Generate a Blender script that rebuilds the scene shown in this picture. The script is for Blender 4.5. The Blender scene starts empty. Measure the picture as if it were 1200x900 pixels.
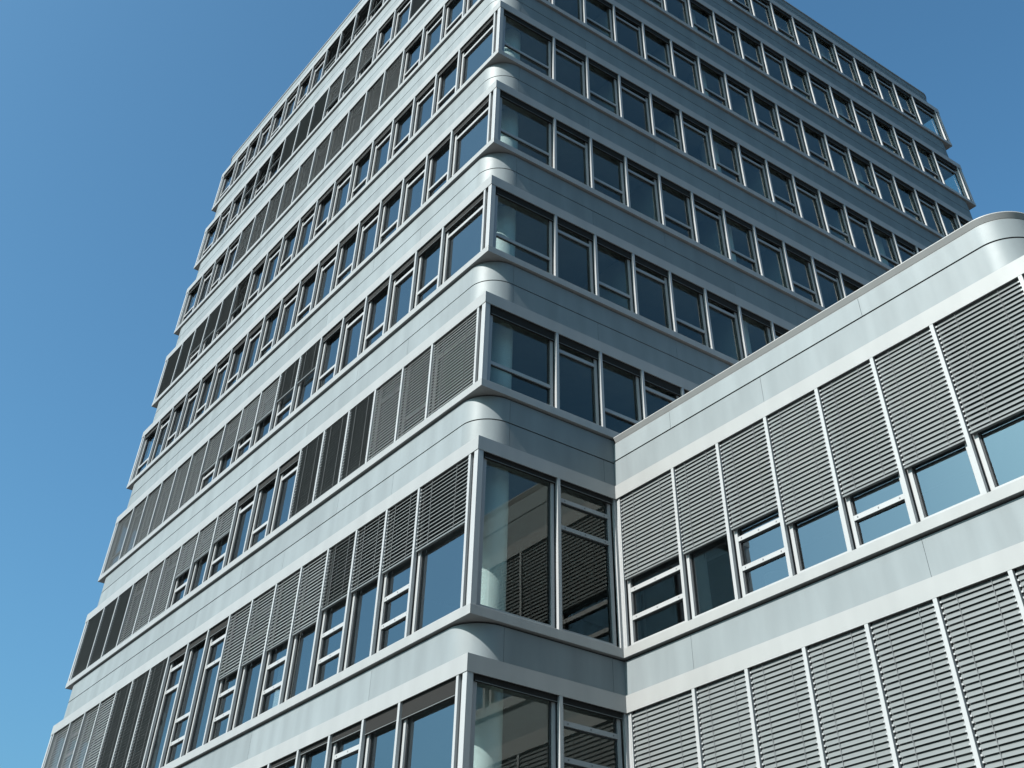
import bpy, math, random
from mathutils import Matrix, Vector
random.seed(7)
C = bpy.context.scene
COL = C.collection
R = math.radians

# ------------------------------------------------------------------ dimensions (metres, ground at z = 0)
DZ = 1.65
H = 3.5                      # storey height
T = 0.284                    # lintel height
LIN = {0: 6.048 + DZ, 1: 10.060 + DZ}
for k in range(2, 9):
    LIN[k] = 13.544 + DZ + H * (k - 2)
SIL = {0: 6.048 + DZ - 3.088, 1: 6.972 + DZ}
for k in range(2, 9):
    SIL[k] = LIN[k] - 2.083
ST = 0.17                    # sill height
A = 24.92                    # tower side
D0 = 3.58                    # distance of the wing front from the tower corner
WX, WY = 10.35, 20.0         # wing width and depth
MOD = 1.303
ATTIC = 35.5 + DZ            # tower attic top
WTOP = 11.40 + DZ            # wing coping top
CAM = Vector((16.44681751, -10.84050313, -0.0551 + DZ))
SUN_AZ, SUN_EL = 2.4, 40.0   # azimuth from -Y towards +X

# ------------------------------------------------------------------ materials
def mat(name):
    m = bpy.data.materials.new(name); m.use_nodes = True
    nt = m.node_tree; nt.nodes.clear()
    return m, nt.nodes, nt.links
def metal(name, col, metallic, rough, wav=0.0, dirt=0.12, spec=.25, streak=(1.0, 1.0, 0.22), tone=False):
    m, N, L = mat(name)
    out = N.new('ShaderNodeOutputMaterial'); b = N.new('ShaderNodeBsdfPrincipled')
    L.new(b.outputs[0], out.inputs[0])
    tc = N.new('ShaderNodeTexCoord')
    n1 = N.new('ShaderNodeTexNoise'); n1.inputs['Scale'].default_value = 2.2; n1.inputs['Detail'].default_value = 6
    mp = N.new('ShaderNodeMapping'); mp.inputs['Scale'].default_value = (1.0, 1.0, 0.22)
    L.new(tc.outputs['Object'], mp.inputs['Vector']); L.new(mp.outputs[0], n1.inputs['Vector'])
    rp = N.new('ShaderNodeValToRGB')
    lo = [c * (1 - dirt) for c in col]; hi = [min(1, c * (1 + dirt * .5)) for c in col]
    rp.color_ramp.elements[0].position = .3; rp.color_ramp.elements[1].position = .72
    rp.color_ramp.elements[0].color = (*lo, 1); rp.color_ramp.elements[1].color = (*hi, 1)
    L.new(n1.outputs['Fac'], rp.inputs['Fac'])
    if tone:                                   # each sheet has its own slight tone
        at = N.new('ShaderNodeAttribute'); at.attribute_name = 'tone'
        mm = N.new('ShaderNodeMix'); mm.data_type = 'RGBA'; mm.blend_type = 'MULTIPLY'; mm.inputs[0].default_value = 1
        L.new(rp.outputs['Color'], mm.inputs[6]); L.new(at.outputs['Fac'], mm.inputs[7]); L.new(mm.outputs[2], b.inputs['Base Color'])
    else: L.new(rp.outputs['Color'], b.inputs['Base Color'])
    b.inputs['Metallic'].default_value = metallic; b.inputs['Specular IOR Level'].default_value = spec
    mr = N.new('ShaderNodeMapRange'); mr.inputs['To Min'].default_value = rough - .05; mr.inputs['To Max'].default_value = rough + .07
    n3 = N.new('ShaderNodeTexNoise'); n3.inputs['Scale'].default_value = 5.0; n3.inputs['Detail'].default_value = 4
    L.new(tc.outputs['Object'], n3.inputs['Vector'])
    L.new(n3.outputs['Fac'], mr.inputs['Value']); L.new(mr.outputs[0], b.inputs['Roughness'])
    if wav > 0:
        mp2 = N.new('ShaderNodeMapping'); mp2.inputs['Scale'].default_value = streak
        n2 = N.new('ShaderNodeTexNoise'); n2.inputs['Scale'].default_value = 2.6; n2.inputs['Detail'].default_value = 1.0
        L.new(tc.outputs['Object'], mp2.inputs['Vector']); L.new(mp2.outputs[0], n2.inputs['Vector'])
        bp = N.new('ShaderNodeBump'); bp.inputs['Strength'].default_value = 1.0; bp.inputs['Distance'].default_value = wav
        L.new(n2.outputs['Fac'], bp.inputs['Height']); L.new(bp.outputs[0], b.inputs['Normal'])
    return m
def plain(name, col, rough=.7, metallic=0.0):
    m, N, L = mat(name)
    out = N.new('ShaderNodeOutputMaterial'); b = N.new('ShaderNodeBsdfPrincipled')
    tc = N.new('ShaderNodeTexCoord'); n = N.new('ShaderNodeTexNoise'); n.inputs['Scale'].default_value = 3.0; n.inputs['Detail'].default_value = 5
    rp = N.new('ShaderNodeValToRGB')
    rp.color_ramp.elements[0].color = (*[c * .88 for c in col], 1); rp.color_ramp.elements[1].color = (*[min(1, c * 1.08) for c in col], 1)
    L.new(tc.outputs['Object'], n.inputs['Vector']); L.new(n.outputs['Fac'], rp.inputs['Fac'])
    L.new(rp.outputs['Color'], b.inputs['Base Color'])
    b.inputs['Roughness'].default_value = rough; b.inputs['Metallic'].default_value = metallic
    L.new(b.outputs[0], out.inputs[0])
    return m
def glass(name, tint, ior, coat):
    m, N, L = mat(name)
    out = N.new('ShaderNodeOutputMaterial')
    tr = N.new('ShaderNodeBsdfTransparent'); tr.inputs['Color'].default_value = (*tint, 1)
    gl = N.new('ShaderNodeBsdfGlossy'); gl.inputs['Roughness'].default_value = 0.0; gl.inputs['Color'].default_value = (*coat, 1)
    fr = N.new('ShaderNodeFresnel'); fr.inputs['IOR'].default_value = ior
    tc = N.new('ShaderNodeTexCoord'); n = N.new('ShaderNodeTexNoise'); n.inputs['Scale'].default_value = .6; n.inputs['Detail'].default_value = 0
    bp = N.new('ShaderNodeBump'); bp.inputs['Strength'].default_value = 1; bp.inputs['Distance'].default_value = .004
    L.new(tc.outputs['Object'], n.inputs['Vector']); L.new(n.outputs['Fac'], bp.inputs['Height'])
    L.new(bp.outputs[0], gl.inputs['Normal'])
    mx = N.new('ShaderNodeMixShader')
    ge = N.new('ShaderNodeNewGeometry'); inv = N.new('ShaderNodeMath'); inv.operation = 'SUBTRACT'; inv.inputs[0].default_value = 1
    mu = N.new('ShaderNodeMath'); mu.operation = 'MULTIPLY'      # only the outer face of the sheet reflects
    L.new(ge.outputs['Backfacing'], inv.inputs[1]); L.new(inv.outputs[0], mu.inputs[0]); L.new(fr.outputs[0], mu.inputs[1])
    L.new(mu.outputs[0], mx.inputs[0]); L.new(tr.outputs[0], mx.inputs[1]); L.new(gl.outputs[0], mx.inputs[2])
    L.new(mx.outputs[0], out.inputs[0])
    return m
M = {
    'panel': metal('brushed_panel_metal', (.134, .152, .161), .05, .54, wav=.012, dirt=.13, tone=True),
    'trim': metal('matt_aluminium', (.184, .188, .189), .0, .40, wav=.004, dirt=.07, spec=.5),
    'frame': metal('anodised_window_frame', (.225, .230, .236), .05, .38, dirt=.05, spec=.45),
    'slat': metal('blind_slat_metal', (.098, .107, .110), .08, .45, dirt=.06),
    'solar_glass': glass('solar_control_glass', (.72, .77, .79), 3.4, (.95, .98, 1.0)), 'glass': glass('clear_green_glass', (.88, .93, .915), 1.8, (.94, .94, .88)),
    'pack_shade': plain('shaded_packed_slats', (.007, .007, .007), .95),  # same slats made near-black: shade at the window head put into the colour
    'gap': plain('dark_joint_and_shade', (.02, .022, .025), .8),
    'ceiling': plain('office_ceiling', (.16, .16, .155), .8),
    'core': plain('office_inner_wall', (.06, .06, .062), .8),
    'column': plain('white_plaster', (.40, .42, .41), .7),
    'roofing': plain('roof_membrane', (.18, .18, .18), .9),
    'tape': plain('ladder_tape', (.07, .075, .08), .8),
    'screw': plain('dark_screw', (.08, .08, .09), .5),
    'stone': plain('dark_plinth_stone', (.16, .16, .16), .6),
}

# ------------------------------------------------------------------ mesh builder
class MB:
    def __init__(s): s.v = []; s.f = []; s.m = []; s.mats = []; s.sm = []; s.tones = []
    def mi(s, m):
        if m not in s.mats: s.mats.append(m)
        return s.mats.index(m)
    def face(s, pts, m, smooth=False):
        b = len(s.v); s.v += [tuple(p) for p in pts]; s.f.append(tuple(range(b, b + len(pts)))); s.m.append(s.mi(m)); s.sm.append(smooth)
    def hexa(s, c, m):
        # c: 8 corners, bottom loop 0-3 and top loop 4-7
        b = len(s.v); s.v += [tuple(p) for p in c]
        a = Vector(c[1]) - Vector(c[0]); d = Vector(c[3]) - Vector(c[0]); u = Vector(c[4]) - Vector(c[0])
        flip = a.cross(d).dot(u) < 0
        i = s.mi(m)
        for q in ((3, 2, 1, 0), (4, 5, 6, 7), (0, 1, 5, 4), (1, 2, 6, 5), (2, 3, 7, 6), (3, 0, 4, 7)):
            if flip: q = q[::-1]
            s.f.append(tuple(b + j for j in q)); s.m.append(i); s.sm.append(False)
    def box(s, x0, x1, y0, y1, z0, z1, m):
        s.hexa([(x0, y0, z0), (x1, y0, z0), (x1, y1, z0), (x0, y1, z0), (x0, y0, z1), (x1, y0, z1), (x1, y1, z1), (x0, y1, z1)], m)
    def build(s, name, parent=None, bevel=0):
        me = bpy.data.meshes.new(name)
        me.from_pydata(s.v, [], s.f)
        for m in s.mats: me.materials.append(M[m])
        me.polygons.foreach_set('material_index', s.m)
        me.polygons.foreach_set('use_smooth', s.sm)
        if s.tones:
            at = me.attributes.new('tone', 'FLOAT', 'FACE')
            tv = [1.0] * len(s.f)
            for a, b, t in s.tones: tv[a:b] = [t] * (b - a)
            at.data.foreach_set('value', tv)
        me.update()
        o = bpy.data.objects.new(name, me); COL.objects.link(o)
        if parent is not None: o.parent = parent
        if bevel:
            bv = o.modifiers.new('bevel', 'BEVEL'); bv.width = bevel; bv.segments = 2; bv.limit_method = 'ANGLE'; bv.angle_limit = R(40)
        return o
class Facade:
    def __init__(s, O, e, n): s.O = Vector(O); s.e = Vector(e); s.n = Vector(n)
    def p(s, t, d, z): 
        q = s.O + s.e * t - s.n * d
        return (q.x, q.y, z)
    def box(s, mb, s0, s1, d0, d1, z0, z1, m):
        P = s.p
        mb.hexa([P(s0, d0, z0), P(s1, d0, z0), P(s1, d1, z0), P(s0, d1, z0), P(s0, d0, z1), P(s1, d0, z1), P(s1, d1, z1), P(s0, d1, z1)], m)
    def bar(s, mb, s0, s1, prof, m):
        # prism along the facade, prof = [(depth, z)...] four points
        P = s.p
        a = [P(s0, d, z) for d, z in prof]; b = [P(s1, d, z) for d, z in prof]
        mb.hexa(a + b, m)

LEFT = Facade((0, 0, 0), (-1, 0, 0), (0, -1, 0))
RIGHT = Facade((0, 0, 0), (0, 1, 0), (1, 0, 0))
WFRONT = Facade((0, D0, 0), (1, 0, 0), (0, -1, 0))
WSIDE = Facade((WX, D0, 0), (0, 1, 0), (1, 0, 0))

def empty(name, loc):
    o = bpy.data.objects.new(name, None); COL.objects.link(o); o.location = loc
    return o

# ------------------------------------------------------------------ rings round the building outline
def rrect(x0, x1, y0, y1, ins, rad, open_ends=None, n=20):
    """Outline (counter-clockwise from above, starting on the -Y side) of the rectangle inset by ins with rounded corners."""
    x0 += ins; x1 -= ins; y0 += ins; y1 -= ins
    pts = []
    def arc(cx, cy, a0):
        for i in range(n + 1):
            a = R(a0 + 90 * i / n); pts.append((cx + rad * math.cos(a), cy + rad * math.sin(a)))
    if rad <= 0:
        return [(x0, y0), (x1, y0), (x1, y1), (x0, y1)]
    arc(x1 - rad, y0 + rad, -90); arc(x1 - rad, y1 - rad, 0); arc(x0 + rad, y1 - rad, 90); arc(x0 + rad, y0 + rad, 180)
    return pts
def wall_strip(mb, pts, th, z0, z1, m, closed=False, smooth=True):
    """Upright sheet of thickness th following pts; the outside is to the right of the walking direction."""
    n = len(pts)
    off = []
    for i in range(n):
        a = Vector(pts[i - 1]) if (i > 0 or closed) else None
        b = Vector(pts[(i + 1) % n]) if (i < n - 1 or closed) else None
        p = Vector(pts[i])
        t = Vector((0, 0))
        if a is not None: t += (p - a).normalized()
        if b is not None: t += (b - p).normalized()
        t.normalize(); nn = Vector((t.y, -t.x))
        k = 1.0
        if a is not None and b is not None:
            c = (p - a).normalized().dot((b - p).normalized()); k = 1 / max(.3, math.sqrt((1 + c) / 2))
        off.append(p - nn * th * k)
    b0 = len(mb.v); i_m = mb.mi(m)
    for p, q in zip(pts, off):
        mb.v += [(p[0], p[1], z0), (p[0], p[1], z1), (q[0], q[1], z0), (q[0], q[1], z1), (p[0], p[1], z0), (p[0], p[1], z1)]
    segs = n if closed else n - 1
    for i in range(segs):
        a = b0 + 6 * i; c = b0 + 6 * ((i + 1) % n)
        for q, sm in (((a, c, c + 1, a + 1), smooth), ((a + 2, a + 3, c + 3, c + 2), False), ((a + 5, c + 5, c + 3, a + 3), False), ((a + 4, a + 2, c + 2, c + 4), False)):
            mb.f.append(q); mb.m.append(i_m); mb.sm.append(sm)
    if not closed:
        for a, q in ((b0, (4, 5, 3, 2)), (b0 + 6 * (n - 1), (4, 2, 3, 5))):
            mb.f.append(tuple(a + j for j in q)); mb.m.append(i_m); mb.sm.append(False)
def drip(mb, top, bot, z1, z0, zl, m):
    """Coping edge: a thin upright lip over a face that slopes back underneath (top and bot: the two outlines)."""
    i_m = mb.mi(m); b = len(mb.v)
    for p, q in zip(top, bot): mb.v += [(p[0], p[1], z1), (p[0], p[1], zl), (p[0], p[1], zl), (q[0], q[1], z0), (q[0], q[1], z1)]
    for i in range(len(top) - 1):
        a = b + 5 * i; c = a + 5
        for f, sm in (((a + 1, c + 1, c, a), True), ((a + 3, c + 3, c + 2, a + 2), True), ((a, c, c + 4, a + 4), False)):
            mb.f.append(f); mb.m.append(i_m); mb.sm.append(sm)
def slab(mb, pts, z0, z1, m):
    n = len(pts); b = len(mb.v); i_m = mb.mi(m)
    mb.v += [(x, y, z0) for x, y in pts] + [(x, y, z1) for x, y in pts]
    mb.f.append(tuple(b + i for i in range(n))[::-1]); mb.f.append(tuple(b + n + i for i in range(n)))
    for i in range(n):
        j = (i + 1) % n
        mb.f.append((b + i, b + j, b + n + j, b + n + i))
    for _ in range(n + 2): mb.m.append(i_m); mb.sm.append(False)

RB, RR = 0.075, 0.69          # inset and corner radius of the cladding bands
def along(path):
    d = [0.0]
    for a, b in zip(path, path[1:]): d.append(d[-1] + math.dist(a, b))
    return d
def sub(path, t0, t1):
    d = along(path); out = []
    def at(t):
        for i in range(len(path) - 1):
            if t <= d[i + 1] + 1e-9:
                f = (t - d[i]) / (d[i + 1] - d[i]) if d[i + 1] > d[i] else 0
                return (path[i][0] + (path[i + 1][0] - path[i][0]) * f, path[i][1] + (path[i + 1][1] - path[i][1]) * f)
        return path[-1]
    out.append(at(t0))
    out += [path[i] for i in range(len(path)) if t0 + 1e-4 < d[i] < t1 - 1e-4]
    out.append(at(t1))
    return out
def panels(mb, path, z0, z1, cuts, gap=.007, m='panel'):
    """Cladding panels along an open path, cut at the given distances."""
    tot = along(path)[-1]
    cs = [0.0] + sorted(c for c in cuts if .3 < c < tot - .3) + [tot]
    for i in range(len(cs) - 1):
        a = cs[i] + (gap / 2 if i else 0); b = cs[i + 1] - (gap / 2 if i < len(cs) - 2 else 0)
        f0 = len(mb.f); wall_strip(mb, sub(path, a, b), .02, z0, z1, m); mb.tones.append((f0, len(mb.f), random.uniform(.93, 1.06)))

def tower_path(ins=RB, rad=RR):
    return rrect(-A, 0, 0, A, ins, rad)
def tower_cuts(row):
    """Panel joints on the tower as distances along the outline that starts where the right corner begins to curve."""
    path = tower_path(); path = path + [path[0]]
    d = along(path); n = 20
    arc = d[n]
    e = .05
    cuts = [arc + e]                                 # just past the curve on the right facade
    st = A - 2 * RB - 2 * RR
    for i in range(row, 17, 4): cuts.append(arc + (2.05 + 1.306 * i) - (RB + RR))
    base = arc + st; cuts += [base - e, base + arc + e]
    cuts += [base + arc + 5.2 * i for i in range(1, 5)]
    base += arc + st; cuts += [base - e, base + arc + e]
    cuts += [base + arc + 5.2 * i for i in range(1, 5)]
    base += arc + st; cuts += [base - e, base + arc + e]
    base += arc                                      # the left facade, walked from its far end to the corner
    for i in range(row, 17, 4): cuts.append(base + (A - RB - RR) - (2.2 + MOD * i))
    return path, cuts

tower = empty('office_tower', (-A / 2, A / 2, 0))
tower['label'] = 'tall square metal-clad office tower with nine glazed storeys and rounded corner bands'
tower['category'] = 'office tower'
wing = empty('office_wing', (WX / 2, D0 + WY / 2, 0))
wing['label'] = 'lower office wing with wide grey blinds, joined to the foot of the tower'
wing['category'] = 'office building'
ROOT = {'tower': tower, 'wing': wing}
def child(mb, name, root, bevel=0):
    o = mb.build(name, ROOT[root], bevel)
    o.matrix_parent_inverse = Matrix.Translation(-ROOT[root].location)
    return o

# ------------------------------------------------------------------ tower: lips, bands, slabs
for k in range(0, 9):
    # lintel: a square-cornered fascia and its top plate
    mb = MB(); sq = rrect(-A, 0, 0, A, 0, 0)
    wall_strip(mb, sq, .03, LIN[k], LIN[k] + T, 'trim', closed=True, smooth=False)
    inner = rrect(-A, 0, 0, A, .031, 0)
    slab(mb, inner, LIN[k] + T - .03, LIN[k] + T - .004, 'trim')
    child(mb, 'lintel', 'tower')
    # sill: a flat square-cornered plate
    mb = MB(); slab(mb, sq, SIL[k], SIL[k] + ST, 'trim')
    o = child(mb, 'sill', 'tower', .006)
    # cladding band above this storey's windows
    z0 = LIN[k] + T
    z1 = SIL[k + 1] if k < 8 else ATTIC
    mb = MB(); path, _ = tower_path(), None
    wall_strip(mb, tower_path(RB + .03, RR - .03), .02, z0 + .002, z1 - .002, 'gap', closed=True)
    if k == 0:
        p, cuts = tower_cuts(1); panels(mb, p, z0 + .012, z1 - .035, cuts)
    else:
        zm = (z0 + z1) / 2
        p, cuts = tower_cuts(1); panels(mb, p, z0 + .003, zm - .013, cuts)
        p, cuts = tower_cuts(3); panels(mb, p, zm + .013, z1 - (.035 if k < 8 else .003), cuts)
    child(mb, 'cladding_band', 'tower')
    # floor slab behind the band and ceiling in front of the glass top
    mb = MB()
    slab(mb, tower_path(RB + .06, RR - .06), z0 + .004, z1 - .006, 'ceiling')
    slab(mb, rrect(-A, 0, 0, A, .16, 0), LIN[k] + .09, LIN[k] + T - .034, 'ceiling')
    child(mb, 'floor_slab', 'tower')
mb = MB()
wall_strip(mb, tower_path(RB - .03, RR), .20, ATTIC + .002, ATTIC + .06, 'trim', closed=True)
child(mb, 'coping', 'tower')
mb = MB(); slab(mb, tower_path(RB + .2, RR - .2), ATTIC - .25, ATTIC - .2, 'roofing'); child(mb, 'roof', 'tower')
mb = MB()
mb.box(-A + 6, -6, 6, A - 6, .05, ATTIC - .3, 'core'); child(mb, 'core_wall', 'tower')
mb = MB()
slab(mb, tower_path(RB + .05, RR - .05), .01, SIL[0] - .62, 'stone')
wall_strip(mb, tower_path(), .03, SIL[0] - .61, SIL[0] - .003, 'panel', closed=True)
child(mb, 'ground_storey', 'tower')
COLS = [(-.83, 1.0), (-9.2, 1.0), (-17.5, 1.0), (-.83, 9.3), (-.83, 17.6)]
def cyl(mb, x, y, r, z0, z1, m, n=28):
    b = len(mb.v); im = mb.mi(m)
    for i in range(n):
        a = 2 * math.pi * i / n; mb.v += [(x + r * math.cos(a), y + r * math.sin(a), z0), (x + r * math.cos(a), y + r * math.sin(a), z1)]
    for i in range(n):
        j = (i + 1) % n; mb.f.append((b + 2 * i, b + 2 * j, b + 2 * j + 1, b + 2 * i + 1)); mb.m.append(im); mb.sm.append(True)
for x, y in COLS:
    mb = MB(); cyl(mb, x, y, .3, .02, ATTIC - .4, 'column')
    child(mb, 'column', 'tower')

# ------------------------------------------------------------------ wing: lips, bands, slabs
wsq = [(.001, D0), (WX, D0), (WX, D0 + WY), (.001, D0 + WY)]
def wing_band_path(ins=RB, rad=RR, x0=-RB + .002):
    pts = [(x0, D0 + ins)]
    for i in range(21):
        a = R(-90 + 4.5 * i); pts.append((WX - ins - rad + rad * math.cos(a), D0 + ins + rad + rad * math.sin(a)))
    pts.append((WX - ins, D0 + WY))
    return pts
def wing_cuts(row):
    return [1.78 + RB + MOD * i for i in range(row, 6, 4)] + [WX - RR + RR * math.pi / 2 + .05]
for k in (0, 1):
    mb = MB()
    front = [(.001, D0), (WX, D0), (WX, D0 + WY)]
    wall_strip(mb, front, .03, LIN[k], LIN[k] + T, 'trim', smooth=False)
    slab(mb, [(.001, D0 + .031), (WX - .031, D0 + .031), (WX - .031, D0 + WY), (.001, D0 + WY)], LIN[k] + T - .03, LIN[k] + T - .004, 'trim')
    child(mb, 'lintel', 'wing')
    mb = MB(); slab(mb, wsq, SIL[k], SIL[k] + ST, 'trim'); child(mb, 'sill', 'wing', .006)
    z0 = LIN[k] + T; z1 = SIL[1] if k == 0 else WTOP - .1
    mb = MB()
    wall_strip(mb, wing_band_path(RB + .03, RR - .03, -RB + .034), .02, z0 + .002, (z1 if k == 0 else WTOP) - .002, 'gap')
    if k == 0:
        panels(mb, wing_band_path(), z0 + .012, z1 - .035, wing_cuts(0))
    else:
        zm = 10.94 + DZ
        panels(mb, wing_band_path(), z0 + .003, zm - .015, wing_cuts(2))
        panels(mb, wing_band_path(), zm + .015, WTOP - .065, wing_cuts(0))
    child(mb, 'cladding_band', 'wing')
    mb = MB()
    slab(mb, wing_band_path(RB + .06, RR - .06, .004) + [(.004, D0 + WY)], z0 + .004, z1 - .006, 'ceiling')
    slab(mb, [(.004, D0 + .16), (WX - .16, D0 + .16), (WX - .16, D0 + WY), (.004, D0 + WY)], LIN[k] + .09, LIN[k] + T - .034, 'ceiling')
    child(mb, 'floor_slab', 'wing')
mb = MB(); drip(mb, wing_band_path(RB - .05, RR + .05, .002), wing_band_path(RB + .006, RR - .006, .002), WTOP + .06, WTOP - .045, WTOP + .045, 'trim'); slab(mb, wing_band_path(RB + .012, RR - .012, .004) + [(.004, D0 + WY)], WTOP - .1, WTOP + .05, 'roofing'); child(mb, 'coping', 'wing')
mb = MB(); slab(mb, wing_band_path(RB + .36, RR - .36, .004) + [(.004, D0 + WY)], WTOP - .2, WTOP - .15, 'roofing'); child(mb, 'roof', 'wing')
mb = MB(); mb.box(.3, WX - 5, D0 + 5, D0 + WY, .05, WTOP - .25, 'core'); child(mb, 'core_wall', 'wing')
mb = MB()
slab(mb, [(.01, D0 + .12), (WX - .12, D0 + .12), (WX - .12, D0 + WY), (.01, D0 + WY)], .01, SIL[0] - .62, 'stone')
wall_strip(mb, wing_band_path(), .03, SIL[0] - .61, SIL[0] - .003, 'panel')
child(mb, 'ground_storey', 'wing')

# ------------------------------------------------------------------ windows
FR = .105                    # depth of the frame face behind the lip
PITCH = .074
def make_slats(mb, F, s0, s1, zt, drop, tilt, fine):
    """Venetian blind hanging from zt: slats every 78 mm, then the bottom rail."""
    w = .082; c, sn = math.cos(R(tilt)) * w / 2, math.sin(R(tilt)) * w / 2
    th = .003; tc, ts = th * math.sin(R(tilt)), th * math.cos(R(tilt))
    dc = .060
    n = max(0, int((drop - .10) / PITCH))
    sp = (drop - .06) / max(1, n)
    for i in range(n):
        z = zt - .03 - sp * (i + .5) + sp * .5 - .01
        j = random.uniform(-.0015, .0015)
        q = [(dc - c, z - sn + j), (dc + c, z + sn + j), (dc + c + tc, z + sn + j - ts), (dc - c + tc, z - sn + j - ts)]
        # gentle crown: two strips
        mid_o = (dc - .006 * sn / (w / 2), z + .006 * c / (w / 2) + j)
        mid_i = (mid_o[0] + tc, mid_o[1] - ts)
        P = F.p
        if fine:
            F.bar(mb, s0, s1, [q[0], mid_o, mid_i, q[3]], 'slat')
            F.bar(mb, s0, s1, [mid_o, q[1], q[2], mid_i], 'slat')
            for e0 in (s0 - .012, s1 - .02):
                F.box(mb, e0, e0 + .032, dc - c - .006, dc - c + .006, z - sn - .002, z - sn + .022, 'frame')
        else:
            F.bar(mb, s0, s1, q, 'slat')
    zb = zt - drop
    F.box(mb, s0, s1, dc - .03, dc + .03, zb, zb + .028, 'slat')
    if fine:
        for f in (.24, .76):
            sc = s0 + (s1 - s0) * f
            F.box(mb, sc - .005, sc + .005, dc - c - .004, dc - c - .001, zb + .03, zt - .02, 'tape')
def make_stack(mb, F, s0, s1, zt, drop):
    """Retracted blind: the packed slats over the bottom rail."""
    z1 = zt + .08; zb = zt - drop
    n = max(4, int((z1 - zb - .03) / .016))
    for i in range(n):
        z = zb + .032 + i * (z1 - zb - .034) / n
        F.box(mb, s0, s1, .05, .112, z, z + .011, 'pack_shade')
    F.box(mb, s0, s1, .055, .112, zb, zb + .03, 'pack_shade'); F.box(mb, s0, s1, .048, .0545, zb, zb + .009, 'slat')  # rail body takes the painted shade too, only its front lip stays light
def bay(F, s0, s1, zt, zb, trans, blind, bl, root, ends=(True, True), fine=True, into=None, fin=True, screws=False):
    """One window: frame mesh with pane, blind and guide rail as children. zt lintel underside, zb top of the sill."""
    if into is None: fm, pm, bm, rm = MB(), MB(), MB(), MB()
    else: fm, pm, bm, rm = into
    a, b = s0 + .055, s1 - .055
    pw = .075
    g1 = .190
    top = zt + .085
    F.box(fm, a, a + pw, FR, g1, zb - .001, top, 'frame'); F.box(fm, b - pw, b, FR, g1, zb - .001, top, 'frame')
    F.box(fm, a + pw, b - pw, FR, g1, zb - .001, zb + .075, 'frame')
    F.box(fm, a + pw, b - pw, FR, g1, top - .06, top, 'frame')
    F.box(fm, s0 - .02, s0 + .05, FR + .02, g1, zb - .001, top, 'gap')
    for t in trans:
        F.box(fm, a + pw, b - pw, FR + .004, g1 - .004, zt + t - .04, zt + t + .04, 'frame')
        if screws:
            for f in (.08, .5, .92):
                sc = a + pw + (b - a - 2 * pw) * f
                F.box(fm, sc - .011, sc + .011, FR - .002, FR + .004, zt + t - .011, zt + t + .011, 'screw')
    ed = [zb + .075] + sorted(zt + t for t in trans) + [top - .06]
    for q in range(len(ed) - 1):                # black glazing gaskets, also painting in the shade of the reveal
        lo = ed[q] + (.04 if q else 0); hi = ed[q + 1] - (.04 if q < len(ed) - 2 else 0)
        F.box(fm, a + pw, a + pw + .02, FR + .03, .164, lo, hi, 'gap'); F.box(fm, b - pw - .02, b - pw, FR + .03, .164, lo, hi, 'gap')
        F.box(fm, a + pw + .02, b - pw - .02, FR + .03, .164, hi - .016, hi, 'gap')
    j = [random.uniform(-.003, .003) for _ in range(4)]
    P = F.p; c0, c1, y0, y1 = a + pw, b - pw, zb + .075, top - .06
    pm.hexa([P(c0, .170 + j[0], y0), P(c1, .170 + j[1], y0), P(c1, .182 + j[1], y0), P(c0, .182 + j[0], y0),
             P(c0, .170 + j[2], y1), P(c1, .170 + j[3], y1), P(c1, .182 + j[3], y1), P(c0, .182 + j[2], y1)], 'solar_glass' if F in (LEFT, WFRONT) else 'glass')
    if fin:
        F.box(rm, s1 - .036, s1 + .036, .003, .072, zb - .001, zt + .08, 'frame')
        F.box(rm, s1 - .03, s1 + .03, .072, FR + .02, zb - .001, zt + .08, 'gap')  # web darkened: the shade on the rail's side is put into its colour
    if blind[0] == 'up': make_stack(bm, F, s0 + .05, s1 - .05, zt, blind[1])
    else: make_slats(bm, F, s0 + .062, s1 - .062, zt, blind[1], blind[2], fine)
    if into is None:
        w = child(fm, 'window', root)
        pm.build('pane', w); bm.build('blind', w)
        if fin: rm.build('guide_rail', w)
        if blind[0] == 'down':
            w['label'] = 'window with its slatted blind ' + ('lowered to the sill' if zt - blind[1] < zb + .1 else 'half lowered')
        return w

FULL = lambda k, t: ('down', LIN[k] - SIL[k] - ST - .01, t)
UP = lambda d=.17: ('up', d)
DN = lambda d, t: ('down', d, t)
left_blinds = {}
def setb(k, d): left_blinds.update({(k, i): v for i, v in d.items()})
setb(0, {0: UP(.28), 1: UP(.26), 2: UP(.14), 3: UP(.09), 4: UP(.1)})
setb(1, {0: DN(1.34, 49), 1: DN(1.36, 48), 2: DN(1.36, 47), 3: DN(1.36, 40), **{i: DN(1.53, 57) for i in (4, 5, 6, 7)}, 8: UP(.2), 9: UP(.16), 10: UP(.18),
         **{i: FULL(1, -30) for i in (11, 12, 13)}, **{i: FULL(1, 62) for i in (14, 15, 16, 17)}})
setb(2, {0: FULL(2, 61), 1: FULL(2, 60), 2: FULL(2, 60), **{i: FULL(2, -30) for i in (3, 4, 5)}, 9: DN(.82, 66), 10: DN(.95, 66), 11: DN(1.02, 66),
         12: FULL(2, 62), 13: FULL(2, 62), 14: FULL(2, 62), 15: FULL(2, -30), 16: FULL(2, -30), 17: FULL(2, -30)})
setb(3, {6: DN(.95, -28), 7: DN(.97, -28), 8: DN(1.13, 68), 9: DN(1.16, 68), 10: DN(1.2, 68), 11: DN(1.26, 68), **{i: FULL(3, 68) for i in range(12, 18)}})
setb(5, {12: DN(1.4, 66), 13: DN(1.5, -15), 14: DN(1.27, -20), 15: DN(1.25, -20), 16: FULL(5, -25), 17: FULL(5, -25)})
setb(6, {i: FULL(6, 72) for i in range(4, 14)})
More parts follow.
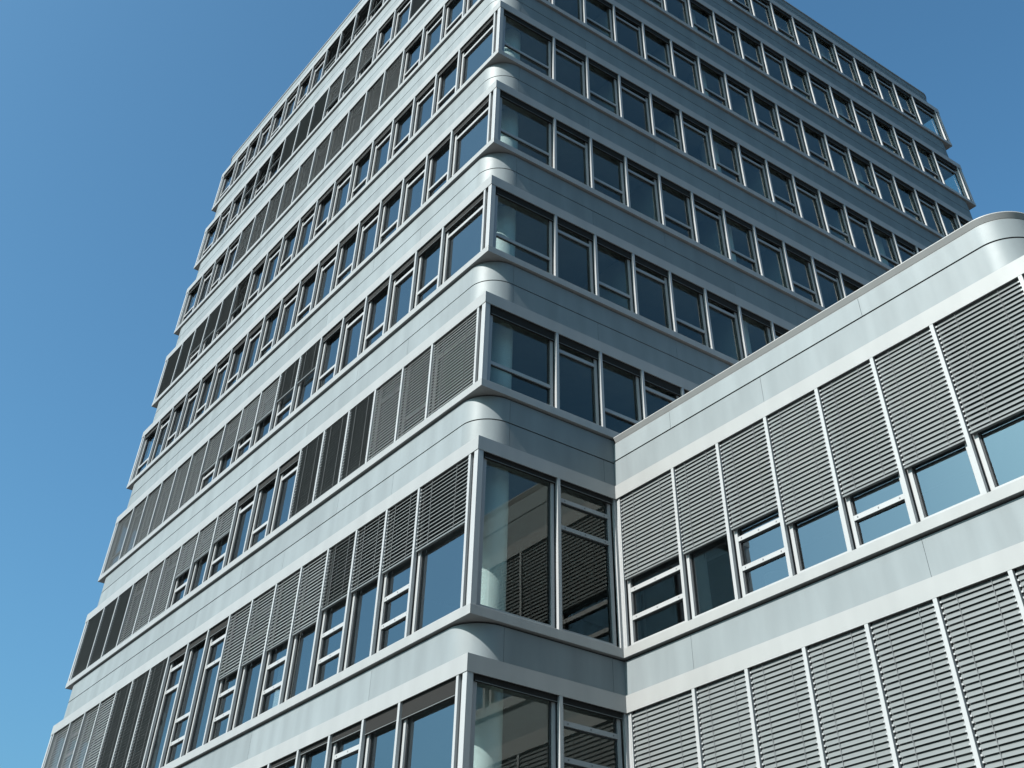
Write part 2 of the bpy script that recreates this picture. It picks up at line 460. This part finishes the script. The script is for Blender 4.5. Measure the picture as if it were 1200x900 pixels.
setb(7, {3: FULL(7, -28), 6: DN(1.37, 74), 7: DN(1.36, 74), 8: DN(1.4, 74), 9: FULL(7, -28), 10: FULL(7, -28), 11: FULL(7, -28), 12: DN(.98, 70), 13: DN(1.1, 70), 14: DN(.8, 70)})
setb(8, {i: DN(1.33, 72) for i in range(2, 10)})
wing_blinds = {1: [1.69, 1.73, 1.72, 2.05, 2.05, 2.05, 2.0], 0: [None] * 7}


# camera basis: also used to find which windows show largest
CR = Vector((0.59188652, 0.80580514, 0.01866633)); CU = Vector((0.58987794, -0.44883161, 0.67126314)); CF = Vector((-0.54928533, 0.38630074, 0.74098405))
FPX, PCX, PCY = 1212.9035, 600 + 7.6439, 450 - 380.0804
def proj(q):
    v = Vector(q) - CAM; d = v.dot(CF)
    return (PCX + FPX * v.dot(CR) / d, PCY - FPX * v.dot(CU) / d) if d > .1 else None
def shown_size(F, s0, s1, z0, z1):
    pts = [proj(F.p(s, .1, z)) for s in (s0, s1) for z in (z0, z1)]
    if None in pts: return 0
    xs = [min(1200, max(0, p[0])) for p in pts]; ys = [min(900, max(0, p[1])) for p in pts]
    if max(xs) - min(xs) < 1 or max(ys) - min(ys) < 1: return 0
    # hidden behind the wing?
    q = Vector(F.p((s0 + s1) / 2, .1, z1)); v = q - CAM
    if F is RIGHT and q.y > D0:
        t = (D0 - CAM.y) / v.y; h = CAM + v * t
        if 0 < h.x < WX and h.z < WTOP: return 0
    a = 0
    o = [pts[0], pts[1], pts[3], pts[2]]
    o = [(min(1200, max(0, x)), min(900, max(0, y))) for x, y in o]
    for i in range(4): a += o[i - 1][0] * o[i][1] - o[i][0] * o[i - 1][1]
    return abs(a) / 2

def transoms(k, kind):
    if kind is None: return []
    if k >= 2: return [-.36] if kind == 'top' else [-1.38]
    return [-.38, -.93] if kind == 'top' else [-1.88, -2.40]
specs = []
for k in range(9):
    # left facade
    S = [0.30] + [2.2 + MOD * i for i in range(17)] + [A - .30]
    for i in range(18):
        kind = 'top' if i % 2 == 0 else 'low'
        if i == 0 and k < 2: kind = None
        specs.append((LEFT, S[i], S[i + 1], k, kind, left_blinds.get((k, i), UP(random.uniform(.15, .21))), 'tower', i < 17))
    # right facade
    S = [0.16] + [2.05 + 1.306 * i for i in range(17)] + [A - .30]
    for i in range(18):
        kind = 'low' if i % 2 == 0 else 'top'
        if k < 2:
            if i > 1: continue
            if i == 0: kind = None
        s1 = S[i + 1] if not (k < 2 and i == 1) else D0 - .02
        specs.append((RIGHT, S[i], s1, k, kind, UP(.10 if k < 2 else random.uniform(.17, .22)), 'tower', not (k < 2 and i == 1) and i < 17))
for k in (0, 1):
    S = [0.06] + [1.78 + MOD * i for i in range(6)] + [WX - .3]
    for i in range(7):
        kind = None if i == 6 else 'low' if i % 2 == 0 else 'top'
        bl = FULL(k, random.uniform(64, 66.5)) if k == 0 else DN(wing_blinds[1][i] + random.uniform(-.015, .015), random.uniform(61.5, 64))
        specs.append((WFRONT, S[i], S[i + 1], k, kind, bl, 'wing', True))
    S = [0.3] + [2.05 + MOD * i for i in range(13)]
    for i in range(13):
        specs.append((WSIDE, S[i], S[i + 1], k, 'top' if i % 2 == 0 else 'low', UP(.17), 'wing', True))
sized = sorted([(shown_size(s[0], s[1], s[2], SIL[s[3]], LIN[s[3]]), i) for i, s in enumerate(specs)], reverse=True)
single = set([i for a, i in sized if a > 0 and specs[i][6] == 'tower'][:100]) | set(i for a, i in sized if a > 0 and specs[i][6] == 'wing')
rest = {r: (MB(), MB(), MB(), MB()) for r in ('tower', 'wing')}
for i, (F, s0, s1, k, kind, bl, root, fin) in enumerate(specs):
    a = next(x for x, j in sized if j == i)
    one = i in single
    bay(F, s0, s1, LIN[k], SIL[k] + ST, transoms(k, kind), bl, None, root, fine=one and a > 500, into=None if one else rest[root], fin=fin, screws=k < 2 or F is WFRONT)
for r, (fm, pm, bm, rm) in rest.items():
    w = child(fm, 'window', r); w['kind'] = 'stuff'; w['label'] = 'rest of the window frames, higher up and round the far sides'
    pm.build('pane', w); bm.build('blind', w); rm.build('guide_rail', w)

# office partitions that meet the facades at some of the mullions
M['partition'] = plain('partition_wall', (.15, .15, .145), .8)
for k in range(9):
    mb = MB(); z0, z1 = SIL[k] + ST, LIN[k] + .088
    i = random.randint(2, 4)
    while i < 16:
        if k > 1: RIGHT.box(mb, 2.05 + 1.306 * i - .05, 2.05 + 1.306 * i + .05, .24, 5.9, z0, z1, 'partition')
        i += random.randint(2, 4)
    i = random.randint(2, 4)
    while i < 16:
        LEFT.box(mb, 2.2 + MOD * i - .05, 2.2 + MOD * i + .05, .24, 5.9, z0, z1, 'partition')
        i += random.randint(2, 4)
    child(mb, 'partition_wall', 'tower')

# corner posts and first rails
for k in range(9):
    zb, zt = SIL[k] + ST - .001, LIN[k] + .08
    mb = MB()
    mb.box(-.145, -.012, .012, .145, zb, zt, 'frame')
    mb.box(-.275, -.145, .085, .16, zb, zt, 'frame')
    mb.box(-.16, -.085, .145, .21, zb, zt, 'frame')
    child(mb, 'corner_post', 'tower', .004)
    mb = MB(); LEFT.box(mb, .264, .336, .008, .055, zb, zt, 'frame'); LEFT.box(mb, .28, .32, .055, .128, zb, zt, 'frame'); child(mb, 'guide_rail', 'tower')
    for F, end in ((LEFT, A), (RIGHT, A)):
        if F is RIGHT and k < 2: continue
        mb = MB()
        F.box(mb, end - .145, end - .012, .012, .145, zb, zt, 'frame'); F.box(mb, end - .275, end - .145, .085, .16, zb, zt, 'frame')
        F.box(mb, end - .336, end - .264, .008, .134, zb, zt, 'frame')
        child(mb, 'corner_post', 'tower', .004)
for k in (0, 1):
    zb, zt = SIL[k] + ST - .001, LIN[k] + .08
    mb = MB()
    mb.box(-.10, -.03, D0 - .03, D0 + .03, zb, zt, 'frame')
    mb.box(-.03, .03, D0 + .04, D0 + .10, zb, zt, 'frame'); mb.box(-.10, -.02, D0 + .035, D0 + .12, zb, zt, 'frame')
    mb.box(.045, .085, D0 + .03, D0 + .085, zb, zt, 'frame')
    child(mb, 'inner_corner_post', 'wing', .004)
    mb = MB()
    mb.box(WX - .145, WX - .012, D0 + .012, D0 + .145, zb, zt, 'frame'); mb.box(WX - .275, WX - .145, D0 + .085, D0 + .16, zb, zt, 'frame')
    mb.box(WX - .16, WX - .085, D0 + .145, D0 + .275, zb, zt, 'frame')
    child(mb, 'corner_post', 'wing', .004)
# plain glazing on the two sides turned away
mb = MB()
for k in range(9):
    zb, zt = SIL[k] + ST, LIN[k] + .085
    mb.box(-A + .15, -A + .17, .3, A - .3, zb, zt, 'glass'); mb.box(-A + .3, -.3, A - .17, A - .15, zb, zt, 'glass')
    for i in range(19):
        q = .25 + i * (A - .5) / 18
        mb.box(-A + .05, -A + .14, q - .05, q + .05, zb, zt, 'frame'); mb.box(-q - .05, -q + .05, A - .14, A - .05, zb, zt, 'frame')
child(mb, 'rear_glazing', 'tower')

# ------------------------------------------------------------------ ground
M['paving'] = plain('paving', (.042, .042, .042), .85)
mb = MB(); mb.face([(-2500, -2500, 0), (2500, -2500, 0), (2500, 2500, 0), (-2500, 2500, 0)], 'paving')
g = mb.build('ground'); g['kind'] = 'structure'; g['label'] = 'grey paved ground around the buildings'; g['category'] = 'ground'

# ------------------------------------------------------------------ camera
cam = bpy.data.cameras.new('camera'); co = bpy.data.objects.new('camera', cam); COL.objects.link(co)
cam.sensor_width = 36; cam.lens = FPX / 1200 * 36
cam.shift_x = -7.6439 / 1200; cam.shift_y = -380.0804 / 1200
cam.clip_start = .05; cam.clip_end = 6000
m = Matrix((CR, CU, -CF)).transposed().to_4x4(); m.translation = CAM
co.matrix_world = m
C.camera = co

# ------------------------------------------------------------------ light
w = bpy.data.worlds.new('World'); C.world = w; w.use_nodes = True
nt = w.node_tree; nt.nodes.clear()
out = nt.nodes.new('ShaderNodeOutputWorld'); bg = nt.nodes.new('ShaderNodeBackground'); sky = nt.nodes.new('ShaderNodeTexSky')
sky.sky_type = 'NISHITA'; sky.sun_disc = False; sky.sun_elevation = R(SUN_EL)
sky.altitude = 50; sky.air_density = 1.0; sky.dust_density = 4.2; sky.ozone_density = 4.2
bg.inputs['Strength'].default_value = .069
tint = nt.nodes.new('ShaderNodeMix'); tint.data_type = 'RGBA'; tint.blend_type = 'MULTIPLY'; tint.inputs[0].default_value = 1
tint.inputs[7].default_value = (.64, 1.08, 1.12, 1)
nt.links.new(sky.outputs[0], tint.inputs[6]); nt.links.new(tint.outputs[2], bg.inputs[0]); nt.links.new(bg.outputs[0], out.inputs[0])
sd = Vector((math.sin(R(SUN_AZ)) * math.cos(R(SUN_EL)), -math.cos(R(SUN_AZ)) * math.cos(R(SUN_EL)), math.sin(R(SUN_EL))))
sky.sun_rotation = math.atan2(sd.x, sd.y)
sl = bpy.data.lights.new('sun', 'SUN'); sl.energy = 5.0; sl.angle = R(.53); sl.color = (1.0, .955, .89)
so = bpy.data.objects.new('sun', sl); COL.objects.link(so); so.rotation_euler = sd.to_track_quat('Z', 'Y').to_euler()
so.location = (0, -20, 60)

C.view_settings.view_transform = 'Standard'; C.view_settings.look = 'None'; C.view_settings.gamma = 1
C.view_settings.exposure = 1.35; C.view_settings.use_curve_mapping = False
C.cycles.max_bounces = 10; C.cycles.transparent_max_bounces = 16; C.cycles.diffuse_bounces = 4; C.cycles.glossy_bounces = 5
C.cycles.use_denoising = True
